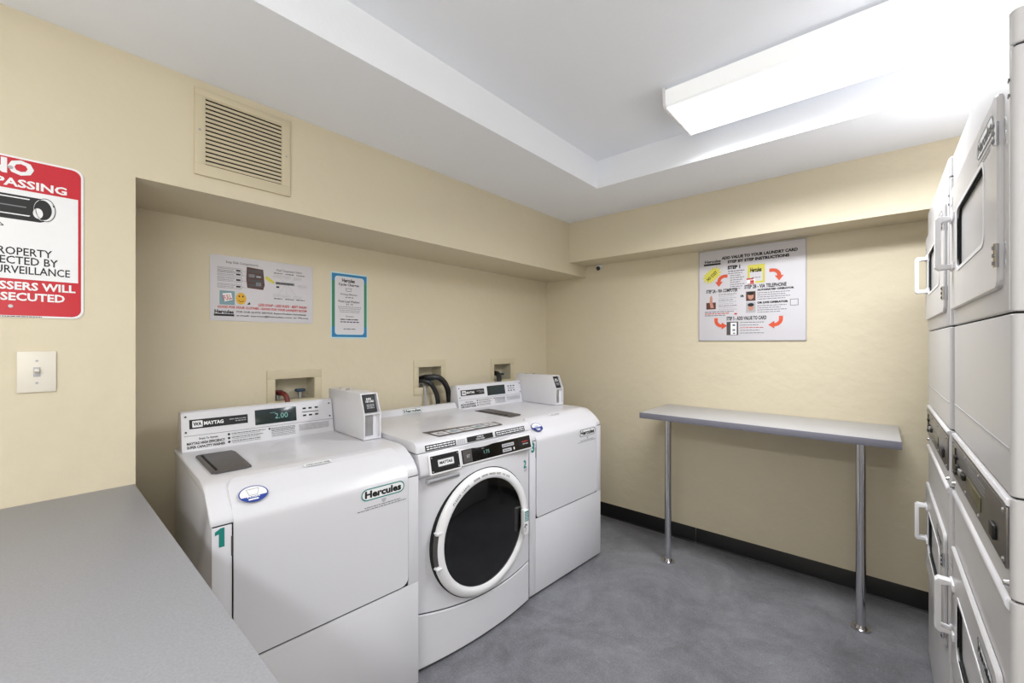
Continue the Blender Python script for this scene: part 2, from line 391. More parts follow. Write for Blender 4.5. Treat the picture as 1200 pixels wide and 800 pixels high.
t = thing('light_switch', 'cream toggle light switch plate below the red and white sign', 'switch', (XL, .008, 1.221))
bm = new(); box(bm, 0.0003, .006, -.036, .036, -.056, .056, .003); obj('plate', bm, plate_m, t)
bm = new(); box(bm, .0055, .0075, -.0065, .0065, -.013, .013, .0005); obj('toggle_surround', bm, lgrey, t)
bm = new(); prism(bm, [(.006, -.006), (.019, .002), (.019, .008), (.006, .008)], XZ, -.0045, .0045, .001); obj('toggle', bm, plate_m, t)
for z in (-.03, .03):
    bm = new(); cyl(bm, (.0055, 0, z), (.0072, 0, z), .003, 12); obj('screw', bm, steel, t)

t = thing('air_vent', 'painted beige louvred return air vent high on the left header beam', 'vent', (XL, .508, 2.013))
bm = new()
for a in ((-.151, .151, .122, .146), (-.151, .151, -.146, -.108), (-.151, -.121, -.108, .122), (.121, .151, -.108, .122)):
    box(bm, .0003, .009, a[0], a[1], a[2], a[3], .0012)
obj('frame', bm, beige_trim, t)
bm = new(); box(bm, .0003, .0015, -.122, .122, -.109, .123); obj('duct_opening', bm, darkgap, t)
for k in range(16):
    z = -.1045+k*.01475
    bm = new(); prism(bm, [(.003, z+.0075), (.0045, z+.0095), (.0085, z+.0005), (.007, z-.0015)], XZ, -.1212, .1212); obj('louvre', bm, beige_trim, t, smooth=False)
for y in (-.137, .137):
    bm = new(); cyl(bm, (.009, y, .005), (.011, y, .005), .0035, 12); obj('screw', bm, steel, t)

# --- recess posters
def logo(p, m, a0, a1, b0, b1, ring=None, h=.0009):
    """the rounded name plate used on the stickers"""
    if ring:
        p.rect(white, a0, a1, b0, b1, h-.0003, (b1-b0)*.49)
        p.loop(ring, rrect(a0, a1, b0, b1, (b1-b0)*.48), (b1-b0)*.09, h)
    d = (b1-b0)*.2; p.text(m, 'Hercules', a0+d*1.6, a1-d*1.6, b0+d, b1-d*.9, .045, h+.0002)
t = thing('laundry_poster', 'wide laminated soap compartment poster with smiley face on the recessed left wall', 'poster', (XR_, .702, 1.533), 0, 'notices on the walls')
bm = new(); box(bm, .0008, .0028, -.212, .212, -.137, .143, .0006); obj('laminate_sheet', bm, paper, t)
p = Print((.0028, 0, 0), (0, 1, 0), (0, 0, 1), (1, 0, 0))
p.text(grey_p, 'Soap Dish Compartments', -.155, -.03, .108, .122, .01)
for k, (zz, wd_) in enumerate(((.083, .09), (.066, .09), (.042, .09), (.013, .09))):
    p.loop(grey_p, [(-.185, zz-.009), (-.185+wd_, zz-.009), (-.185+wd_, zz+.010), (-.185, zz+.010)], .0012)
    p.words(grey_p, -.181, -.12, zz+.003, .002, k); p.words(grey_p, -.181, -.125, zz-.004, .002, k+9); p.rect(black, -.117, -.10, zz-.003, zz+.004)
    p.line(grey_p, [(-.095, zz), (-.078, zz-.002)], .001)
p.poly(brown, [(-.076, .105), (-.01, .100), (-.004, .03), (-.010, .008), (-.074, .012), (-.078, .05)], .0008)
for k in range(4): p.rect(darkp, -.072, -.012, .018+k*.021, .033+k*.021, .001)
p.rect(grey_p, -.040, -.018, .024, .040, .0012); p.rect(lgrey, -.038, -.02, .062, .068, .0012); p.rect(grey_p, -.068, -.045, .06, .075, .0012)
p.poly(yellow, [(.0, .070), (.006, .074), (.038, .050), (.034, .040), (.010, .052), (-.002, .060)])
p.text(grey_p, 'Wash Temperature Selects', .045, .16, .098, .112, .01)
for k in range(3): p.words(black, .035+k*.05, .072+k*.05, .090, .0035, k+30)
p.rect(grey_p, .042, .125, .040, .052, .0007); p.words(black, .046, .12, .044, .004, 77, .001); p.rect(black, .045, .058, .024, .032)
for a, b_ in ((.05, .078), (.09, .078), (.14, .075), (.05, -.012), (.09, -.014), (.14, -.016), (.162, .04)):
    p.loop(lgrey, [(a-.018, b_-.006), (a+.018, b_-.006), (a+.018, b_+.006), (a-.018, b_+.006)], .001); p.words(lgrey, a-.015, a+.015, b_-.001, .002, int(a*999))
    p.line(lgrey, [(.09, .046), (a, b_)], .001)
for k in range(3): p.words(black, .035+k*.05, .072+k*.05, -.028, .0035, k+40)
p.rect(greyblue, -.178, -.122, -.068, -.008); p.poly(white, [(-.168, -.02), (-.135, -.015), (-.13, -.045), (-.16, -.055)], .0009)
p.text(redp, 'FULL', -.165, -.134, -.047, -.025, .02, .0012, rot=.3)
p.ell(amber, -.098, -.038, .020, .026, .0008); p.ell(black, -.105, -.028, .003, .004, .0011, 12); p.ell(black, -.091, -.028, .003, .004, .0011, 12)
p.line(black, [(-.108, -.045), (-.103, -.050), (-.098, -.052), (-.092, -.050), (-.088, -.045)], .002, .0011)
p.poly(black, [(-.075, -.062), (-.062, -.062), (-.064, -.050)])
p.text(redp, 'LESS SOAP - LESS SUDS - BEST WASH', -.03, .183, -.066, -.054, .03, shear=.2)
p.text(redp, 'GOOD FOR YOUR CLOTHES - GOOD FOR YOUR LAUNDRY ROOM', -.185, .183, -.083, -.072, .03, shear=.2)
p.text(black, 'Hercules', -.196, -.126, -.106, -.090, .04); p.rect(black, -.198, -.124, -.117, -.108)
p.text(black, 'FOR OUR QUICK SERVICE, Report Problem Immediately', -.115, .18, -.102, -.092, .015)
p.text(black, 'e-mail: service@hercules.com or Phone', -.115, .19, -.118, -.108, .015)
p.done(t)
t = thing('cycle_price_poster', 'narrow blue and green bordered cycle charges poster on the recessed left wall', 'poster', (XR_, 1.107, 1.497), 0, 'notices on the walls')
bm = new(); box(bm, .0008, .0028, -.102, .102, -.172, .172, .0006); obj('laminate_sheet', bm, pale_cyan, t)
p = Print((.0028, 0, 0), (0, 1, 0), (0, 0, 1), (1, 0, 0))
p.rect(pgreen, -.097, .097, -.165, .165, .0004); p.rect(pblue, -.097, .097, .128, .165, .0006); p.rect(pblue, -.097, .097, -.165, -.11, .0006)
p.poly(pale_cyan, rrect(-.081, .081, -.152, .152, .015), .0008); p.poly(paper, rrect(-.078, .078, -.149, .149, .013), .0010)
p.text(black, 'Hercules', -.043, .028, .122, .142, .04, .0013); p.text(black, 'Cycle Charges', -.062, .052, .100, .117, .03, .0013)
p.loop(grey_p, [(-.02, .075), (.008, .075), (.012, .092), (-.024, .092)], .003, .0013)
p.text(black, 'Pricing Effective', -.05, .042, .052, .064, .01, .0013); p.words(grey_p, -.025, .02, .041, .005, 3, .0013)
p.text(black, 'Front Load Washers', -.062, .055, .016, .028, .02, .0013); p.text(black, '$1.75', -.02, .018, .002, .012, .01, .0013)
for k in range(4): p.words(grey_p, -.066+.004*k, .064-.003*k, -.008-k*.009, .003, k+5, .0013)
p.text(black, 'Dryers', -.022, .022, -.062, -.052, .01, .0013)
for k in range(2): p.words(black, -.052, .052, -.075-k*.013, .005, k+15, .0013)
p.words(grey_p, -.035, .038, -.125, .005, 25, .0013)
p.done(t)

# ---------------------------------------------------------------- poster on the back wall
t = thing('instruction_board', 'large white laundry card instruction board with orange arrows on the back wall', 'poster', (-.597, YW, 1.603), 0, 'notices on the walls')
bm = new(); box(bm, -.284, .284, -.0065, -.0008, -.284, .282, .0012); obj('panel', bm, paper, t)
bm = new()
for a in ((-.287, -.283), (.283, .287)): box(bm, a[0], a[1], -.008, -.0008, -.287, .285)
for b_ in ((-.287, -.283), (.281, .285)): box(bm, -.287, .287, -.008, -.0008, b_[0], b_[1])
obj('edge_frame', bm, lgrey, t)
# print laid out in the 0..1 fractions of the board
p = Print((-.284, -.0065, -.284), (1, 0, 0), (0, 0, 1), (0, -1, 0)); S = .568
def B(*a): return [x*S for x in a]
p.text(black, 'ADD VALUE TO YOUR LAUNDRY CARD', *B(.235, .935, .885, .918), .055); p.text(black, 'STEP BY STEP INSTRUCTIONS', *B(.295, .865, .838, .870), .055)
p.text(black, 'Hercules', *B(.06, .225, .862, .895), .03); p.rect(black, *B(.05, .225, .835, .855))
star = []
for k in range(32):
    a = 2*PI*k/32+.1; r = (.095 if k % 2 else .065)*(1+.25*math.cos(2*(a-.7))); star.append(((.135+r*math.cos(a))*S, (.725+r*math.sin(a))*S))
p.poly(yellow, star); p.text(black, 'NO COST', *B(.07, .20, .700, .735), .03, rot=.72)
p.text(black, 'STEP 1', *B(.295, .42, .770, .812), .07)
for k in range(9): p.words(grey_p if k else black, *B(.30+.02*(k > 1), .46-.02*(k % 3)), (.745-k*.024)*S, .0045, 60+k)
p.rect(yellow, *B(.49, .65, .600, .795)); p.rect(paper, *B(.51, .63, .62, .72), .0008); p.text(black, 'Hercules', *B(.515, .62, .715, .765), .04, .0011); p.words(grey_p, *B(.53, .61), .655*S, .004, 5, .001)
p.rect(redp, *B(.48, .545, .64, .655), .001); p.rect(white, *B(.485, .56, .595, .64), .0009); p.rect(redp, *B(.515, .55, .60, .632), .001); p.rect(redp, *B(.49, .555, .590, .598), .001)
def curl(cx, cy, ang0, ang1, hd):
    """quarter-ring arrow; head at ang1"""
    R0, R1 = .04, .075; n = 9; bm = p.bm(orange); A = []; Bv = []
    for k in range(n):
        a = math.radians(ang0+(ang1-ang0)*k/(n-1)); A.append((cx+R0*math.cos(a), cy+R0*math.sin(a))); Bv.append((cx+R1*math.cos(a), cy+R1*math.sin(a)))
    va = [bm.verts.new(p.P(x*S, y*S, .0008)) for x, y in A]; vb = [bm.verts.new(p.P(x*S, y*S, .0008)) for x, y in Bv]
    for k in range(n-1): bm.faces.new((va[k], va[k+1], vb[k+1], vb[k]))
    a = math.radians(ang1); sg = 1 if ang1 > ang0 else -1; tx, ty = -math.sin(a)*sg, math.cos(a)*sg; rx, ry = math.cos(a), math.sin(a); m_ = (R0+R1)/2
    p.poly(orange, [((cx+rx*(R0-.022))*S, (cy+ry*(R0-.022))*S), ((cx+rx*(R1+.022))*S, (cy+ry*(R1+.022))*S), ((cx+rx*m_+tx*.055)*S, (cy+ry*m_+ty*.055)*S)], .0008)
    s_ = math.radians(ang0); bx, by = math.sin(s_)*sg*.03, -math.cos(s_)*sg*.03
    p.poly(orange, [((cx+R0*math.cos(s_))*S, (cy+R0*math.sin(s_))*S), ((cx+R1*math.cos(s_))*S, (cy+R1*math.sin(s_))*S), ((cx+R1*math.cos(s_)+bx)*S, (cy+R1*math.sin(s_)+by)*S), ((cx+R0*math.cos(s_)+bx)*S, (cy+R0*math.sin(s_)+by)*S)], .0008)
curl(.265, .645, 90, 180, 0); curl(.72, .66, 90, 0, 0); curl(.235, .215, 180, 270, 0); curl(.735, .215, 360, 270, 0)
p.text(black, 'STEP 2A - VIA COMPUTER', *B(.075, .395, .525, .565), .035); p.text(black, 'STEP 2B - VIA TELEPHONE', *B(.46, .84, .545, .585), .035)
p.text(black, 'AUTOMATED OPERATOR', *B(.58, .905, .515, .535), .07); p.text(black, 'OR LIVE OPERATOR', *B(.58, .855, .380, .402), .07); p.text(black, 'OR', *B(.42, .455, .46, .485), .07)
p.rect(brown, *B(.075, .175, .345, .42)); p.poly(skin, [(x*S, y*S) for x, y in ((.11, .42), (.115, .48), (.13, .50), (.14, .47), (.14, .42), (.155, .36), (.12, .36))], .0009)
for k in range(9): p.words(lgrey if k % 3 else grey_p, *B(.205, .385-.03*(k % 2)), (.500-k*.021)*S, .004, 80+k)
for k in range(3): p.words(redp if k == 1 else grey_p, *B(.06, .37-.05*k), (.31-k*.02)*S, .005, 95+k)
p.ell(redp, .375*S, .285*S, .015*S, .009*S)
for (b0, b1) in ((.415, .515), (.29, .40)):
    p.rect(brown if b0 > .4 else lgrey, *B(.475, .565, b0, b1)); p.ell(skin, .52*S, (b0+b1)/2*S, .027*S, .035*S, .0009, 20); p.ell(black, .52*S, ((b0+b1)/2+.028)*S, .03*S, .018*S, .0011, 20)
for k in range(4): p.words(grey_p, *B(.58, .87-.04*(k % 2)), (.490-k*.022)*S, .004, 110+k); p.words(grey_p, *B(.58, .84-.05*(k % 2)), (.355-k*.022)*S, .004, 120+k)
p.loop(grey_p, [(x*S, y*S) for x, y in ((.87, .345), (.94, .345), (.94, .41), (.87, .41))], .003)
p.text(black, 'STEP 3 - ADD VALUE TO CARD', *B(.285, .665, .215, .255), .035)
p.rect(darkp, *B(.285, .40, .055, .20)); p.rect(white, *B(.325, .385, .06, .19), .0009); p.rect(black, *B(.345, .37, .155, .17), .0011); p.rect(grey_p, *B(.345, .37, .10, .12), .0011); p.rect(black, *B(.35, .37, .07, .08), .0011)
for k in range(5): p.words(redp if k == 2 else grey_p, *B(.42, .64-.04*(k % 2)), (.185-k*.028)*S, .004, 130+k)
p.done(t)

# ---------------------------------------------------------------- small dome camera under the back header
t = thing('dome_camera', 'tiny round security camera hanging near the back corner under the header beams', 'camera', (-1.600, 2.832, 1.878))
bm = new(); cyl(bm, (0, .019, .012), (0, .010, .012), .016, 20); cyl(bm, (0, .012, .012), (0, -.008, .006), .006, 12); obj('bracket', bm, plastic, t)
bm = new(); sphere(bm, (0, -.016, -.008), .022); obj('housing', bm, plastic, t)
bm = new(); sphere(bm, (.004, -.026, -.014), .0165); obj('lens', bm, glass_b, t)

# ---------------------------------------------------------------- recessed hose boxes with their valves, and the hoses
def hose_box(i, label):
    y0, y1, z0, z1 = BOXES[i]; yc, zc = (y0+y1)/2, (z0+z1)/2
    t = thing('washer_outlet_box', label, 'outlet box', (XR_, yc, zc), 0, 'recessed hose boxes behind the washers')
    hy, hz = (y1-y0)/2, (z1-z0)/2; D = -.085
    bm = new()
    quad(bm, (D, -hy, -hz), (D, hy, -hz), (D, hy, hz), (D, -hy, hz)); quad(bm, (0, -hy, -hz), (D, -hy, -hz), (D, -hy, hz), (0, -hy, hz))
    quad(bm, (0, hy, -hz), (D, hy, -hz), (D, hy, hz), (0, hy, hz)); quad(bm, (0, -hy, hz), (D, -hy, hz), (D, hy, hz), (0, hy, hz)); quad(bm, (0, -hy, -hz), (D, -hy, -hz), (D, hy, -hz), (0, hy, -hz))
    obj('recess_shell', bm, inner_box, t, smooth=False)
    bm = new(); e = .034; H = .006
    for a in ((-hy-e, hy+e, hz, hz+e+.008), (-hy-e, hy+e, -hz-e-.012, -hz), (-hy-e, -hy, -hz, hz), (hy, hy+e, -hz, hz)): box(bm, .0004, H, a[0], a[1], a[2], a[3], .001)
    obj('frame', bm, beige_box, t)
    for y, m_ in ((-.06, valve_r), (.045, valve_b)):
        bm = new(); cyl(bm, (D+.03, y, -hz), (D+.03, y, -hz+.03), .010, 14); v = obj('valve', bm, steel, t)
        bm = new(); box(bm, D+.016, D+.045, y-.022, y+.022, -hz+.030, -hz+.044, .004); obj('valve_handle', bm, m_, v)
    return t
hose_box(0, 'beige recessed hose box with red and blue valves behind the first washer console')
hose_box(1, 'beige recessed hose box with black hoses looping out behind the front loading washer')
hose_box(2, 'beige recessed hose box behind the farthest washer, its lower half hidden')
def hose(label, pts, m=hose_m, r=.011):
    bm = new(); tube(bm, smooth_path(pts, 6), r, 10); o = obj('hose', bm, m); o['label'] = label; o['category'] = 'hose'; return o
hose('thick black hose arching from the middle hose box, right-hand one of the pair', [(-2.165, 1.585, 1.075), (-2.09, 1.60, 1.092), (-2.06, 1.665, 1.085), (-2.05, 1.715, 1.03), (-2.05, 1.735, .95), (-2.05, 1.74, .80)], r=.017)
hose('black hose arching from the middle hose box, left-hand one of the pair', [(-2.165, 1.555, 1.06), (-2.10, 1.565, 1.07), (-2.075, 1.605, 1.055), (-2.065, 1.64, 1.00), (-2.06, 1.655, .93), (-2.06, 1.655, .80)], r=.014)
hose('thin white hose hanging beside the black hoses of the middle hose box', [(-2.165, 1.60, 1.04), (-2.12, 1.59, 1.043), (-2.098, 1.585, 1.02), (-2.095, 1.585, .93), (-2.095, 1.585, .80)], lgrey, .006)
hose('black hose drooping from the farthest hose box', [(-2.165, 2.255, 1.08), (-2.10, 2.24, 1.075), (-2.07, 2.22, 1.04), (-2.065, 2.21, .97), (-2.065, 2.21, .80)], r=.018)
hose('dark red hose coming out of the hose box behind the first washer', [(-2.165, .775, 1.06), (-2.10, .775, 1.063), (-2.075, .78, 1.04), (-2.07, .785, .97), (-2.07, .785, .80)], valve_r)

# ---------------------------------------------------------------- washers
TH = math.radians(-3.5); W = .655
CAP = [(0, .800), (.001, .811), (-.007, .826), (-.030, .846), (-.060, .869), (-.083, .885), (-.103, .892), (-.15, .895), (-.668, .895)]
def door_washer(loc, label, digit, first):
    t = thing('top_console_washer', label, 'washing machine', loc, TH, 'white drop-door washers with card readers')
    bm = new(); prism(bm, [(-.004, .014), (-.004, .797), (-.016, .82), (-.04, .842), (-.068, .862), (-.10, .872), (-.66, .872), (-.66, .014)], XZ, .004, W-.004, .002); obj('cabinet', bm, enamel, t)
    low = [(-.668, .874), (-.10, .874), (-.062, .852), (-.03, .828), (-.012, .805), (-.006, .800)]
    bm = new(); prism(bm, CAP+low, XZ, 0, W, .006, 3); obj('top_cover', bm, enamel, t)
    for y in (.05, W-.05):
        for x in (-.05, -.6):
            bm = new(); cyl(bm, (x, y, 0), (x, y, .016), .02, 12); obj('foot', bm, darkgap, t)
    # drop-down door wraps from the front over the lip
    o = .009
    prof = [(o, .405), (o, .794), (o-.0015, .804), (o-.007, .815), (-.020, .842), (-.050, .866), (-.077, .888), (-.092, .896), (-.118, .900)]
    D0, D1 = .054, .605
    def yf(t_, L):
        a, b_ = D0, D1
        def c(dist, r): return 0 if dist >= r else r-math.sqrt(max(0, r*r-(r-dist)**2))
        e = c(t_, .028)*.999; f = c(L-t_, .07)*.999
        return a+e*.4+f, b_-e-f
    bm = new(); sheet(bm, prof, yf, .008, ncol=8); d = obj('door', bm, enamel, t)
    bm = new(); box(bm, -.003, .0015, .006, W-.006, .016, .80); obj('door_gap', bm, darkgap, t)
    for nm, a in (('side_strip', (.004, D0-.0035, .016, .797)), ('side_strip', (D1+.0025, W-.004, .3975, .797)), ('lower_panel', (D0-.0033, W-.004, .016, .3975))):
        bm = new(); box(bm, -.002, .0055, a[0], a[1], a[2], a[3], .0012); obj(nm, bm, enamel, t)
    bm = new(); cyl(bm, (.002, D0-.004, .71), (.002, D0-.004, .765), .004, 10); obj('hinge', bm, darkp, d)
    # console
    cp = [(-.575, .895), (-.602, 1.036), (-.612, 1.042), (-.66, 1.036), (-.668, .895)]
    bm = new(); prism(bm, cp, XZ, .012, .571, .003); cs = obj('console', bm, enamel, t)
    sl = Vector((-.602+.575, 0, 1.036-.895)); p = Print((-.575, 0, .895), (0, 1, 0), sl, (1, 0, .19))
    Z = lambda z: (z-.895)/.983
    p.rect(grey_p, .02, .569, Z(.9505), Z(.952), .0008)
    p.rect(black, .037, .228, Z(.976), Z(1.010), .0008); p.rect(white, .046, .078, Z(.981), Z(1.005), .0012, .002); p.text(black, 'WA', .049, .075, Z(.986), Z(1.0), .04, .0015)
    p.text(white, 'MAYTAG', .082, .145, Z(.986), Z(1.000), .04, .0012); p.words(lgrey, .165, .222, Z(.996), .003, 2, .0012); p.words(lgrey, .185, .222, Z(.988), .003, 3, .0012)
    for yy in (.447, .472, .499):
        for zz in (.976, 1.006): p.rect(black, yy-.007, yy+.007, Z(zz), Z(zz+.007), .0010)
    p.rect(black, .438, .507, Z(.9925), Z(.9955), .001)
    p.text(black, 'Simple To Operate', .065, .125, Z(.932), Z(.942), .015, .0010)
    p.text(black, 'MAYTAG HIGH EFFICIENCY', .028, .148, Z(.918), Z(.928), .035, .0010); p.text(black, 'SUPER CAPACITY WASHER', .028, .148, Z(.904), Z(.914), .035, .0010)
    for k in range(3):
        z = .937-k*.0145; p.ell(black, .161, Z(z+.003), .0045, .0045, .001, 14); p.words(black, .170, .290-.01*k, Z(z+.003), .0026, k+1, .001); p.words(grey_p, .172, .270, Z(z-.003), .0018, k+4, .001)
    p.ell(black, .305, Z(.941), .004, .004, .001, 12)
    for k in range(7): p.words(black if k < 3 else grey_p, .312, .405, Z(.941-k*.0055), .0022, k+50, .001); p.words(grey_p, .42, .55, Z(.941-k*.004), .0014, k+70, .001)
    p.done(cs)
    bm = new(); prism(bm, [(.254, Z(.962)), (.413, Z(.962)), (.413, Z(1.022)), (.254, Z(1.022))], lambda a, b_, h: tuple(p.P(a, b_, h)), 0, .002, .0006); dp = obj('display', bm, disp, cs)
    if first:
        q = Print(p.P(0, 0, .002), (0, 1, 0), sl, (1, 0, .19)); q.text(lcd, '2.00', .328, .378, Z(.980), Z(1.002), .0, .0006); q.words(lcd, .31, .33, Z(1.004), .002, 4, .0006); q.done(dp, 'digits')
    for yy, zz in ((.026, 1.022), (.026, .965), (.556, 1.022), (.556, .965)):
        bm = new(); a = p.P(yy, Z(zz), 0); cyl(bm, a, a+Vector((.0035, 0, .0006)), .0035, 10); obj('screw', bm, darkp, cs)
    # card reader housing
    H0, H1 = .573, .65
    side = [(-.28, .897), (-.28, 1.003), (-.315, 1.087), (-.64, 1.087), (-.64, .897)]
    bm = new()
    prism(bm, side, XZ, H0, H0+.005, .001); prism(bm, side, XZ, H1-.005, H1, .001); box(bm, -.64, -.314, H0+.001, H1-.001, 1.081, 1.0875, .001)
    box(bm, -.64, -.635, H0+.001, H1-.001, .897, 1.085)
    prism(bm, [(-.281, 1.000), (-.281, 1.005), (-.31, 1.005), (-.31, 1.000)], XZ, H0+.004, H1-.004)
    box(bm, -.30, -.2805, H0+.002, H1-.002, .897, .904, .001)
    prism(bm, [(-.295, .90), (-.295, 1.003), (-.335, 1.082), (-.63, 1.082), (-.63, .90)], XZ, H0+.004, H1-.004)
    hs = obj('card_reader_housing', bm, enamel, t)
    u = Vector((-.035, 0, .084)).normalized(); n = Vector((.084, 0, .035)).normalized()
    q = Print(Vector((-.296, 0, 1.004)), (0, 1, 0), u, n)
    bm = new(); prism(bm, [(H0+.007, .002), (H1-.012, .002), (H1-.012, .083), (H0+.007, .083)], lambda a, b_, h: tuple(q.P(a, b_, h)), .002, .008, .002); rd = obj('card_reader', bm, black, hs)
    q2 = Print(q.P(0, 0, .008), (0, 1, 0), u, n); q2.text(white, 'USE CARD', H0+.020, H1-.02, .045, .054, .02, .0006)
    for k in range(3): q2.words(lgrey, H0+.022, H1-.022, .033-k*.007, .0028, k+5, .0006)
    q2.text(white, 'III', H0+.025, H0+.045, .056, .064, .02, .0006); q2.done(rd)
    bm = new(); box(bm, -.2953, -.2935, H0+.01, H1-.03, .91, .995, .0005); obj('steel_plate', bm, steel, hs)
    bm = new(); cyl(bm, (-.50, (H0+H1)/2-.01, 1.087), (-.50, (H0+H1)/2-.01, 1.093), .008, 14); obj('lock', bm, steel, hs)
    bm = new(); cyl(bm, (-.56, H0+.02, 1.087), (-.56, H0+.02, 1.092), .004, 10); obj('screw', bm, steel, hs)
    # detergent dispenser lid
    bm = new(); prism(bm, [(-.465, .043), (-.455, .036), (-.19, .036), (-.178, .046), (-.182, .128), (-.19, .145), (-.43, .152), (-.462, .146)], XY, .8952, .903, .003)
    dl = obj('dispenser_lid', bm, darkp, t)
    bm = new(); box(bm, -.44, -.20, .048, .055, .9028, .905, .001); obj('lid_rib', bm, darkgap, dl)
    # stickers on the door
    n = Vector((.021, 0, .0275)).normalized(); u = Vector((-.0275, 0, .021)).normalized()
    q = Print(Vector((-.0285, 0, .8575)), (0, 1, 0), u, n); c = (.111 if first else .100)
    R1, R2 = .038, .0285
    q.ell(blue, c, 0, R1, R2, .0008, 40); q.ell(white, c, 0, R1-.003, R2-.003, .0011, 40)
    q.poly(blue, [(c+(R1-.002)*math.cos(math.radians(a)), (R2-.002)*math.sin(math.radians(a))) for a in range(200, 345, 6)], .0013)
    if not first: q.poly(blue, [(c+(R1-.002)*math.cos(math.radians(a)), (R2-.002)*math.sin(math.radians(a))) for a in range(180, 361, 9)], .0013)
    q.loop(grey_p, [(c-.017, .017), (c-.012, -.005), (c+.010, -.005), (c+.017, .017)], .0013, .0014) if first else q.text(blue, 'THIS', c-.015, c+.012, .003, .010, .03, .0014)
    q.text(white, 'PUSH', c-.018, c+.014, -.013, -.0075, .03, .0016); q.rect(white, c-.016, c+.010, -.021, -.016, .0016)
    q.done(d, 'oval_sticker')
    q = Print(Vector((-.083, 0, .8945)), (0, 1, 0), (-.95, 0, .32), (.32, 0, .95)); q.rect(white, .27, .36, -.008, .008, .0012, .003); q.text(black, 'OPEN DOOR HERE', .277, .353, -.004, .003, .02, .0016)
    q.done(d, 'door_label')
    q = Print(Vector((o, 0, 0)), (0, 1, 0), (0, 0, 1), (1, 0, 0))
    rg = teal if first else grey_p
    logo(q, black, .423, .588, .757, .798, rg, .0008)
    q.poly(lgrey, [(.497, .752), (.515, .752), (.513, .742), (.506, .737), (.499, .742)], .0008)
    q.words(grey_p, .435, .572, .732, .003, 8); q.words(grey_p, .41, .595, .7245, .003, 9)
    q.done(d, 'name_sticker')
    q = Print(Vector((.0055, 0, 0)), (0, 1, 0), (0, 0, 1), (1, 0, 0))
    if digit == '1': q.poly(teal, [(.020, .742), (.033, .742), (.033, .794), (.024, .794), (.011, .786), (.011, .776), (.020, .779)], .0007)
    else: q.text(teal, digit, .016, .042, .742, .795, .04, .0007)
    q.done(t, 'number_sticker')
    return t
door_washer((-1.362, .315, 0), 'white drop-door washing machine numbered 1, nearest the grey counter', '1', True)
door_washer((-1.339, 1.652, 0), 'white drop-door washing machine numbered 3, farthest along near the back corner', '3', False)

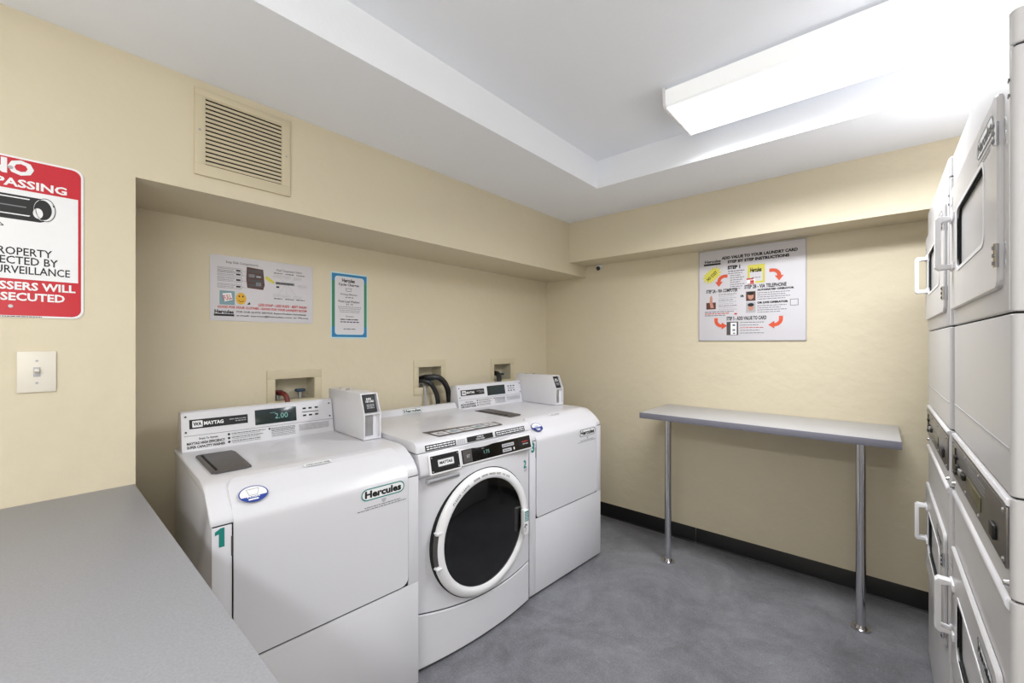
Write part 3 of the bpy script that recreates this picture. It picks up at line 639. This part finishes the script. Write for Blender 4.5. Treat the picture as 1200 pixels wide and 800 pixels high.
def front_loader(loc):
    t = thing('front_load_washer', 'white front loading washing machine numbered 2 with round black glass door', 'washing machine', loc, TH)
    bow = lambda y: .030*(1-((y-W/2)/(W/2))**2)
    pl = [(bow(W*k/20)-.006, W*k/20) for k in range(21)]; pl = [(-.66, .002)]+[(x, min(max(y, .002), W-.002)) for x, y in pl]+[(-.66, W-.002)]
    bm = new(); prism(bm, pl, XY, .016, .862); obj('cabinet', bm, enamel, t)
    seam = lambda y: .190+.036*((y-.40)/.36)**2
    def strip(z0f, z1f, thick):
        bm = new(); n = 26; F = []; K = []
        for k in range(n+1):
            y = .001+(W-.002)*k/n; x = bow(y)
            F.append([bm.verts.new((x, y, z)) for z in (z0f(y), z0f(y)+.004, z1f(y)-.004, z1f(y))]); K.append([bm.verts.new((x-thick, y, z)) for z in (z0f(y), z1f(y))])
            for v in (F[-1][0], F[-1][3]): v.co.x -= .003
        for k in range(n):
            for j in range(3): bm.faces.new((F[k][j], F[k+1][j], F[k+1][j+1], F[k][j+1]))
            bm.faces.new((F[k][0], K[k][0], K[k+1][0], F[k+1][0])); bm.faces.new((F[k][3], F[k+1][3], K[k+1][1], K[k][1]))
        for k in (0, n): bm.faces.new((F[k][0], F[k][1], F[k][2], F[k][3], K[k][1], K[k][0]))
        return bm
    fp = obj('front_panel', strip(lambda y: seam(y)+.0025, lambda y: .775, .006), enamel, t)
    obj('kick_panel', strip(lambda y: .014, lambda y: seam(y)-.0025, .006), enamel, t)
    bm = strip(lambda y: seam(y)-.002, lambda y: seam(y)+.002, .004); bmesh.ops.translate(bm, verts=bm.verts, vec=(-.0045, 0, 0)); obj('panel_gap', bm, darkgap, t)
    for y in (.05, W-.05):
        for x in (-.05, -.6):
            bm = new(); cyl(bm, (x, y, 0), (x, y, .018), .02, 12); obj('foot', bm, darkgap, t)
    # lid
    lid = [(.012, .868), (.012, .872), (.006, .893), (-.002, .902), (-.014, .908), (-.06, .910), (-.575, .912), (-.665, .912), (-.665, .868)]
    bm = new(); prism(bm, lid, XZ, -.002, W+.001, .0015, 2); ld = obj('lid', bm, enamel, t)
    bm = new(); prism(bm, [(-.585, .905), (-.590, .911), (-.608, .938), (-.618, .942), (-.66, .938), (-.665, .905)], XZ, .03, W+.01, .003, 2); obj('rear_splash', bm, enamel, t)
    # fascia
    fa = [(-.01, .866), (.012, .864), (.016, .858), (.032, .790), (.030, .782), (.020, .774), (.0, .760), (-.02, .755)]
    bm = new(); prism(bm, fa, XZ, .002, W-.003, .004, 2); fs = obj('control_fascia', bm, enamel, t)
    u = Vector((-.016, 0, .068)).normalized(); n = Vector((.068, 0, .016)).normalized()
    p = Print(Vector((.032, 0, .790)), (0, 1, 0), u, n)
    # left raised module with badge
    bm = new(); prism(bm, rrect(.042, .197, -.012, .066, .004), lambda a, b_, h: tuple(p.P(a, b_, h)), -.004, .007, .002); md = obj('badge_frame', bm, plastic, fs)
    bm = new(); prism(bm, rrect(.050, .190, -.006, .060, .002), lambda a, b_, h: tuple(p.P(a, b_, h)), .006, .0082); obj('badge_plate', bm, darkgap, md)
    q = Print(p.P(0, 0, .0082), (0, 1, 0), u, n); q.rect(lgrey, .082, .162, .014, .042, .0006, .003); q.rect(white, .085, .159, .017, .039, .0008, .002); q.text(black, 'MAYTAG', .090, .154, .022, .035, .05, .0011)
    for a, b_ in ((.056, .053), (.184, .053), (.056, 0), (.184, 0)): q.ell(lgrey, a, b_, .0025, .0025, .0006, 10)
    q.done(md)
    bm = new(); box(bm, .0, .030, .040, .198, .742, .760, .004); obj('drawer_recess', bm, lgrey, fs)
    bm = new(); box(bm, .006, .0315, .045, .193, .744, .753, .002); obj('drawer_slot', bm, grey_p, fs)
    # right display strip
    bm = new(); prism(bm, rrect(.203, .640, -.006, .062, .003), lambda a, b_, h: tuple(p.P(a, b_, h)), -.003, .003, .001); bz = obj('bezel', bm, plastic, fs)
    bm = new(); prism(bm, rrect(.208, .634, -.001, .057, .002), lambda a, b_, h: tuple(p.P(a, b_, h)), .002, .0042); sc = obj('display', bm, glass_b, bz)
    q = Print(p.P(0, 0, .0042), (0, 1, 0), u, n)
    q.rect(darkp, .213, .262, .002, .054, .0004); q.text(lgrey, 'SET', .232, .250, .022, .034, .02, .0008); q.text(lcd, '1.75', .330, .362, .022, .036, 0, .0008); q.words(grey_p, .318, .335, .044, .003, 2, .0008)
    for r_ in range(2): q.rect(lgrey, .442, .520-.02*r_, .028-.022*r_, .043-.022*r_, .0008, .002); q.words(black, .446, .512-.02*r_, .034-.022*r_, .003, r_, .0011)
    q.ell(white, .517, .014, .004, .007, .0008, 12); q.rect(darkgap, .55, .628, .012, .048, .0006); q.text(redp, 'INSERT', .575, .618, .030, .036, .02, .001); q.words(lgrey, .578, .62, .020, .004, 6, .001)
    q.done(sc)
    # labels along the lid front and on top
    u2 = Vector((-.006, 0, .021)).normalized(); n2 = Vector((.021, 0, .006)).normalized(); q = Print(Vector((.0134, 0, .870)), (0, 1, 0), u2, n2)
    for a0, a1, k in ((.038, .190, 1), (.250, .402, 2), (.416, .612, 3)):
        q.rect(black, a0, a1, .001, .0235, .0005)
        if k == 2: q.text(white, 'WARM OR', .305, .345, .0135, .019, .02, .0009); q.text(white, 'COLD WASH', .30, .35, .005, .0105, .02, .0009)
        else:
            for r_ in range(2): q.words(white, a0+.006, a1-.006, .0145-r_*.009, .0042, 10*k+r_, .0009)
    for k in range(6): q.rect(lgrey, .197+k*.0075, .2005+k*.0075, .002, .022, .0005)
    q.done(ld, 'warning_label')
    q = Print(Vector((0, 0, .9105)), (0, 1, 0), (-1, 0, 0), (0, 0, 1))
    q.poly(darkp, [(.120, .140), (.128, .022), (.497, .022), (.515, .104)], .0010)
    for k in range(5):
        a = .135+k*.073; q.poly(paper, [(a, .036), (a+.062, .036), (a+.062, .098), (a, .098)], .0013)
        q.ell(greyblue if k % 2 else lgrey, a+.03, .068, .02, .018, .0015, 16); q.line(grey_p, [(a+.01, .05), (a+.03, .085), (a+.05, .055)], .004, .0017)
    q.done(ld, 'instruction_label')
    u3 = Vector((-.018, 0, .027)).normalized(); n3 = Vector((.027, 0, .018)).normalized(); q = Print(Vector((-.589, 0, .911)), (0, 1, 0), u3, n3)
    logo(q, black, .300, .420, .008, .031, pgreen, .0012); q.words(lgrey, .295, .415, .002, .003, 5, .0012); q.done(ld, 'name_sticker')
    # round door
    cy, cz, R, Rg = W/2+.006, .474, .272, .230
    def ringprof(prf, m_, nm, par, seg=72):
        bm = new(); V = []
        for k in range(seg):
            a = 2*PI*k/seg; V.append([bm.verts.new((x, cy+r*math.cos(a), cz+r*math.sin(a))) for x, r in prf])
        for k in range(seg):
            for j in range(len(prf)-1): bm.faces.new((V[k][j], V[(k+1) % seg][j], V[(k+1) % seg][j+1], V[k][j+1]))
        return obj(nm, bm, m_, par)
    ringprof([(.0, R+.004), (.030, R+.004), (.030, R-.004)], darkgap, 'door_gap', t)
    dr = ringprof([(.004, R), (.034, R), (.041, R-.003), (.046, R-.009), (.051, R-.020), (.052, R-.028), (.051, R-.034), (.047, Rg+.001), (.038, Rg-.002)], plastic, 'door_ring', t)
    bm = new(); seg = 64; rs = [Rg, Rg*.9, Rg*.7, Rg*.45, Rg*.2]; xs = [.040, .042, .044, .045, .046]; V = []
    for r, x in zip(rs, xs): V.append([bm.verts.new((x, cy+r*math.cos(2*PI*k/seg), cz+r*math.sin(2*PI*k/seg))) for k in range(seg)])
    for j in range(4):
        for k in range(seg): bm.faces.new((V[j][k], V[j][(k+1) % seg], V[j+1][(k+1) % seg], V[j+1][k]))
    bm.faces.new(V[-1]); obj('door_glass', bm, glass_b, dr)
    # grip pocket on the left of the ring
    bm = new(); V = []
    for k in range(13):
        a = math.radians(167+26*k/12); V.append([bm.verts.new((x, cy+r*math.cos(a), cz+r*math.sin(a))) for x, r in ((.0465, R-.010), (.042, R+.0015), (.02, R+.0025), (.0, R+.002))])
    for k in range(12):
        for j in range(3): bm.faces.new((V[k][j], V[k+1][j], V[k+1][j+1], V[k][j+1]))
    obj('grip_pocket', bm, darkp, dr)
    for a in (165, 195):
        a = math.radians(a); bm = new(); box(bm, .03, .054, cy+(R-.006)*math.cos(a)-.012, cy+(R-.006)*math.cos(a)+.012, cz+R*math.sin(a)-.003, cz+R*math.sin(a)+.003, .001); obj('grip_stop', bm, plastic, dr)
    # latch tab with green label on the right
    bm = new(); box(bm, .05, .073, cy+.212, cy+.244, .395, .510, .003); lt = obj('latch_tab', bm, plastic, dr)
    q = Print(Vector((.073, 0, 0)), (0, 1, 0), (0, 0, 1), (1, 0, 0)); q.rect(teal, cy+.215, cy+.241, .458, .505, .0006)
    for k in range(5): q.words(white, cy+.217, cy+.239, .463+k*.008, .0035, k, .001)
    q.line(black, [(cy+.214, .430), (cy+.222, .444), (cy+.230, .438)], .006, .0006); q.line(grey_p, [(cy+.218, .41), (cy+.224, .43)], .003, .0006); q.done(lt, 'green_label')
    # curved lettering on the ring
    q = {}
    s = 'PLEASE LEAVE   DOOR OPEN WHEN NOT IN USE'; bmt = new(); rm = R-.026
    for i, ch in enumerate(s):
        if ch == ' ': continue
        ang = math.radians(138-i*2.05); V, F, x0, x1, y0, y1 = text_geo(ch, .02)
        sc_ = .012; wd = (x1-x0)*sc_
        vv = []
        for x, y in V:
            a = (x-x0)*sc_-wd/2; b_ = y*sc_
            yy = cy+(rm+b_)*math.cos(ang)+a*math.sin(ang); zz = cz+(rm+b_)*math.sin(ang)-a*math.cos(ang)
            rr = math.hypot(yy-cy, zz-cz); vv.append(bmt.verts.new((.0530-max(0, rr-(R-.022))*.35, yy, zz)))
        for f in F:
            try: bmt.faces.new([vv[k] for k in f])
            except ValueError: pass
    obj('ring_lettering', bmt, darkp, dr, smooth=False)
    q = Print(Vector((bow(.62)+.0005, 0, 0)), (0, 1, 0), (0, 0, 1), (1, 0, 0)); q.rect(paper, .595, .642, .665, .725, .0005); q.text(teal, '2', .606, .630, .682, .722, .04, .001)
    q.text(grey_p, 'LOT', .604, .636, .667, .678, .01, .001); q.done(t, 'number_sticker')
    return t
front_loader((-1.367, .987, 0))

# ---------------------------------------------------------------- stacked dryers (fronts face -X)
def dryer_stack(xf, y_near, y_far, label, near):
    Wd = y_far-y_near; t = thing('stacked_dryer', label, 'dryer', (xf, y_far, 0), PI, 'white stacked dryers along the right side')
    # local: +x out of the front, y = 0 at the far edge .. Wd at the near edge
    D = .70
    def body(nm, z0, z1, m_=enamel_g, x1=0, bev=.010):
        bm = new(); box(bm, -D, x1, 0, Wd, z0, z1)
        es = [e for e in bm.edges if abs(e.verts[0].co.z-e.verts[1].co.z) > .01 and e.verts[0].co.x > -.1]
        bmesh.ops.bevel(bm, geom=es, offset=bev, segments=4, affect='EDGES', profile=.5)
        es = [e for e in bm.edges if abs(e.verts[0].co.z-e.verts[1].co.z) < .0001 and len(e.link_faces) == 2 and e.calc_face_angle(0) > 1]
        bmesh.ops.bevel(bm, geom=es, offset=.002, segments=1, affect='EDGES')
        return obj(nm, bm, m_, t)
    bm = new(); box(bm, -D+.01, -.006, .006, Wd-.006, .01, 1.82); obj('seam_core', bm, darkgap, t)
    lower = body('lower_cabinet', .03, .882); body('control_housing', .8855, 1.048); body('middle_cabinet', 1.0515, 1.346); body('upper_cabinet', 1.350, 1.775); body('top_cap', 1.779, 1.835)
    bm = new(); box(bm, -.004, .0012, .0015, Wd-.009, 1.352, 1.8335, .001); obj('upper_front_panel', bm, enamel_g, t)
    for y in (.05, Wd-.05):
        for x in (-.06, -.62):
            bm = new(); cyl(bm, (x, y, 0), (x, y, .032), .02, 12); obj('foot', bm, darkgap, t)
    # rolled nose above the lower door, bend line on the middle panel, control top lip
    bm = new(); prism(bm, [(-.002, .884), (.003, .882), (.006, .877), (.006, .872), (.003, .866), (-.002, .860)], XZ, .004, Wd-.012, .001); obj('nose_strip', bm, enamel, t)
    bm = new(); prism(bm, [(-.002, 1.046), (.004, 1.045), (.006, 1.040), (.004, 1.034), (-.002, 1.032)], XZ, .004, Wd-.010, .001); obj('upper_lip', bm, enamel, t)
    bm = new(); box(bm, -.001, .0012, .01, Wd-.013, 1.125, 1.128); obj('bend_line', bm, lgrey, t)
    # control panel
    bm = new(); box(bm, 0, .004, .006, Wd-.014, .930, 1.030, .0012); cp = obj('control_panel', bm, ctrl_m, t)
    for y in (.02, Wd*.36, Wd*.62, Wd-.03):
        for z in (.940, 1.022):
            bm = new(); cyl(bm, (.004, y, z), (.0065, y, z), .0045, 12, .003); obj('screw', bm, chrome, cp)
    bm = new(); box(bm, .004, .0065, .075, .085, .945, 1.015); box(bm, .004, .010, .085, .115, .950, .958, .001); box(bm, .004, .010, .085, .115, .990, .998, .001); obj('card_slot', bm, black, cp)
    if near:
        bm = new(); box(bm, .004, .006, .018, .072, .945, 1.012, .0005); obj('selector_window', bm, olive, cp)
    for k in range(3):
        bm = new(); box(bm, .004, .011, .13+.05*k, .155+.05*k, .968, .982, .002); obj('button', bm, black if k != 1 else steel, cp)
    bm = new(); box(bm, .004, .006, .28, .46, .955, .985, .0005); obj('display', bm, olive, cp)
    bm = new(); box(bm, .004, .010, Wd-.115, Wd-.080, .952, .978, .002); obj('coin_knob', bm, black, cp)
    p = Print(Vector((.004, 0, 0)), (0, 1, 0), (0, 0, 1), (1, 0, 0))
    for k in range(3): p.words(lgrey, .30, .50, 1.012-k*.008, .003, k, .0006)
    p.done(cp)
    # doors
    def door(z0, z1, par_nm):
        x0, x1 = .001, .009; y0, y1 = .012, Wd-.045
        bm = new(); outer = rrect(y0, y1, z0, z1, .022, 6); wy0, wy1, wz0, wz1 = .155, Wd-.165, z0+.100, z0+.250; inner = rrect(wy0, wy1, wz0, wz1, .022, 6)
        n = len(outer)
        def ring(pts, x): return [bm.verts.new((x, a, b_)) for a, b_ in pts]
        mid = rrect(y0+.003, y1-.003, z0+.003, z1-.003, .019, 6)
        O0, O1, O2_, I1, I0 = ring(outer, x0), ring(outer, x1-.003), ring(mid, x1), ring(inner, x1), ring(inner, x1-.004)
        for A, B_ in ((O0, O1), (O1, O2_), (O2_, I1), (I1, I0)):
            for k in range(n): bm.faces.new((A[k], A[(k+1) % n], B_[(k+1) % n], B_[k]))
        d = obj(par_nm, bm, enamel_g, t)
        # white window trim
        bm = new(); o2 = rrect(wy0-.008, wy1+.008, wz0-.008, wz1+.008, .028, 6)
        A, B_, C_, D_ = ring(o2, x1), ring(o2, x1+.0015), ring(inner, x1+.0015), ring(inner, x1-.003)
        for a, b_ in ((A, B_), (B_, C_), (C_, D_)):
            for k in range(n): bm.faces.new((a[k], a[(k+1) % n], b_[(k+1) % n], b_[k]))
        obj('window_trim', bm, plastic, d)
        bm = new(); s0 = rrect(wy0+.001, wy1-.001, wz0+.001, wz1-.001, .021, 6); s1 = rrect(wy0+.004, wy1-.004, wz0+.004, wz1-.004, .018, 6)
        A, B_, C_ = ring(s0, x1-.003), ring(s0, x1-.0135), ring(s1, x1-.0135)
        for a, b_ in ((A, B_), (B_, C_)):
            for k in range(n): bm.faces.new((a[k], a[(k+1) % n], b_[(k+1) % n], b_[k]))
        obj('window_gasket', bm, darkgap, d)
        bm = new(); bm.faces.new(ring(s1, x1-.0125)); obj('window_glass', bm, MATS['dryer_window_glass'], d)
        # handle: a loop standing out of the door on its free side
        hy = .06; hz0, hz1 = z0+.111, z0+.255; bm = new()
        prism(bm, [(x1-.001, hz1-.012), (x1-.001, hz1), (x1+.028, hz1+.002), (x1+.035, hz1-.006), (x1+.035, hz0+.006), (x1+.028, hz0-.002), (x1-.001, hz0), (x1-.001, hz0+.012), (x1+.025, hz0+.012), (x1+.025, hz1-.012)], XZ, hy-.014, hy+.014, .002)
        hd = obj('handle', bm, plastic, d)
        for zz in (hz0+.006, hz1-.006):
            bm = new(); box(bm, x1-.001, x1+.004, hy-.018, hy+.045, zz-.010, zz+.010, .002); obj('handle_base', bm, plastic, hd)
        for zz in (z1-.075, z0+.055):
            bm = new(); cyl(bm, (x1+.002, Wd-.040, zz-.02), (x1+.002, Wd-.040, zz+.02), .0035, 10); box(bm, 0, .0015, Wd-.042, Wd-.030, zz-.022, zz+.022, .0003); h = obj('hinge', bm, chrome, d)
            bm = new()
            for k in range(3): box(bm, x1+.003, x1+.0065, Wd-.043, Wd-.037, zz-.016+k*.013, zz-.010+k*.013)
            obj('hinge_knuckle', bm, darkp, h)
        q = Print(Vector((x1, 0, 0)), (0, 1, 0), (0, 0, 1), (1, 0, 0))
        logo(q, black, Wd-.235, Wd-.075, z1-.062, z1-.024, grey_p, .0008); q.words(grey_p, Wd-.225, Wd-.085, z1-.074, .003, 3); q.words(grey_p, Wd-.20, Wd-.10, z1-.082, .003, 4)
        q.rect(lgrey, .03, .07, z1-.07, z1-.028, .0005); q.rect(paper, .034, .066, z1-.066, z1-.032, .0008); q.words(grey_p, .036, .064, z1-.05, .004, 5, .001)
        q.done(d, 'door_sticker')
    door(1.392, 1.728, 'upper_door'); door(.392, .732, 'lower_door')
    # bolt heads on the upper corner
    for z in (1.70, 1.725):
        bm = new(); cyl(bm, (.0, Wd-.012, z), (.002, Wd-.012, z), .004, 10); obj('screw', bm, darkp, t)
    for y in (Wd-.02, .02):
        bm = new(); cyl(bm, (.0, y, .905), (.006, y, .905), .006, 12, .004); obj('screw', bm, chrome, t)
    return t
mat('dryer_window_glass', (132, 131, 132), .08, coat=.8)
dryer_stack(.158, 1.035, 1.728, 'nearer stack of two white dryers at the right edge, its side panel facing the viewer', True)
dryer_stack(.150, 1.737, 2.45, 'farther stack of two white dryers, between the nearer stack and the back wall', False)
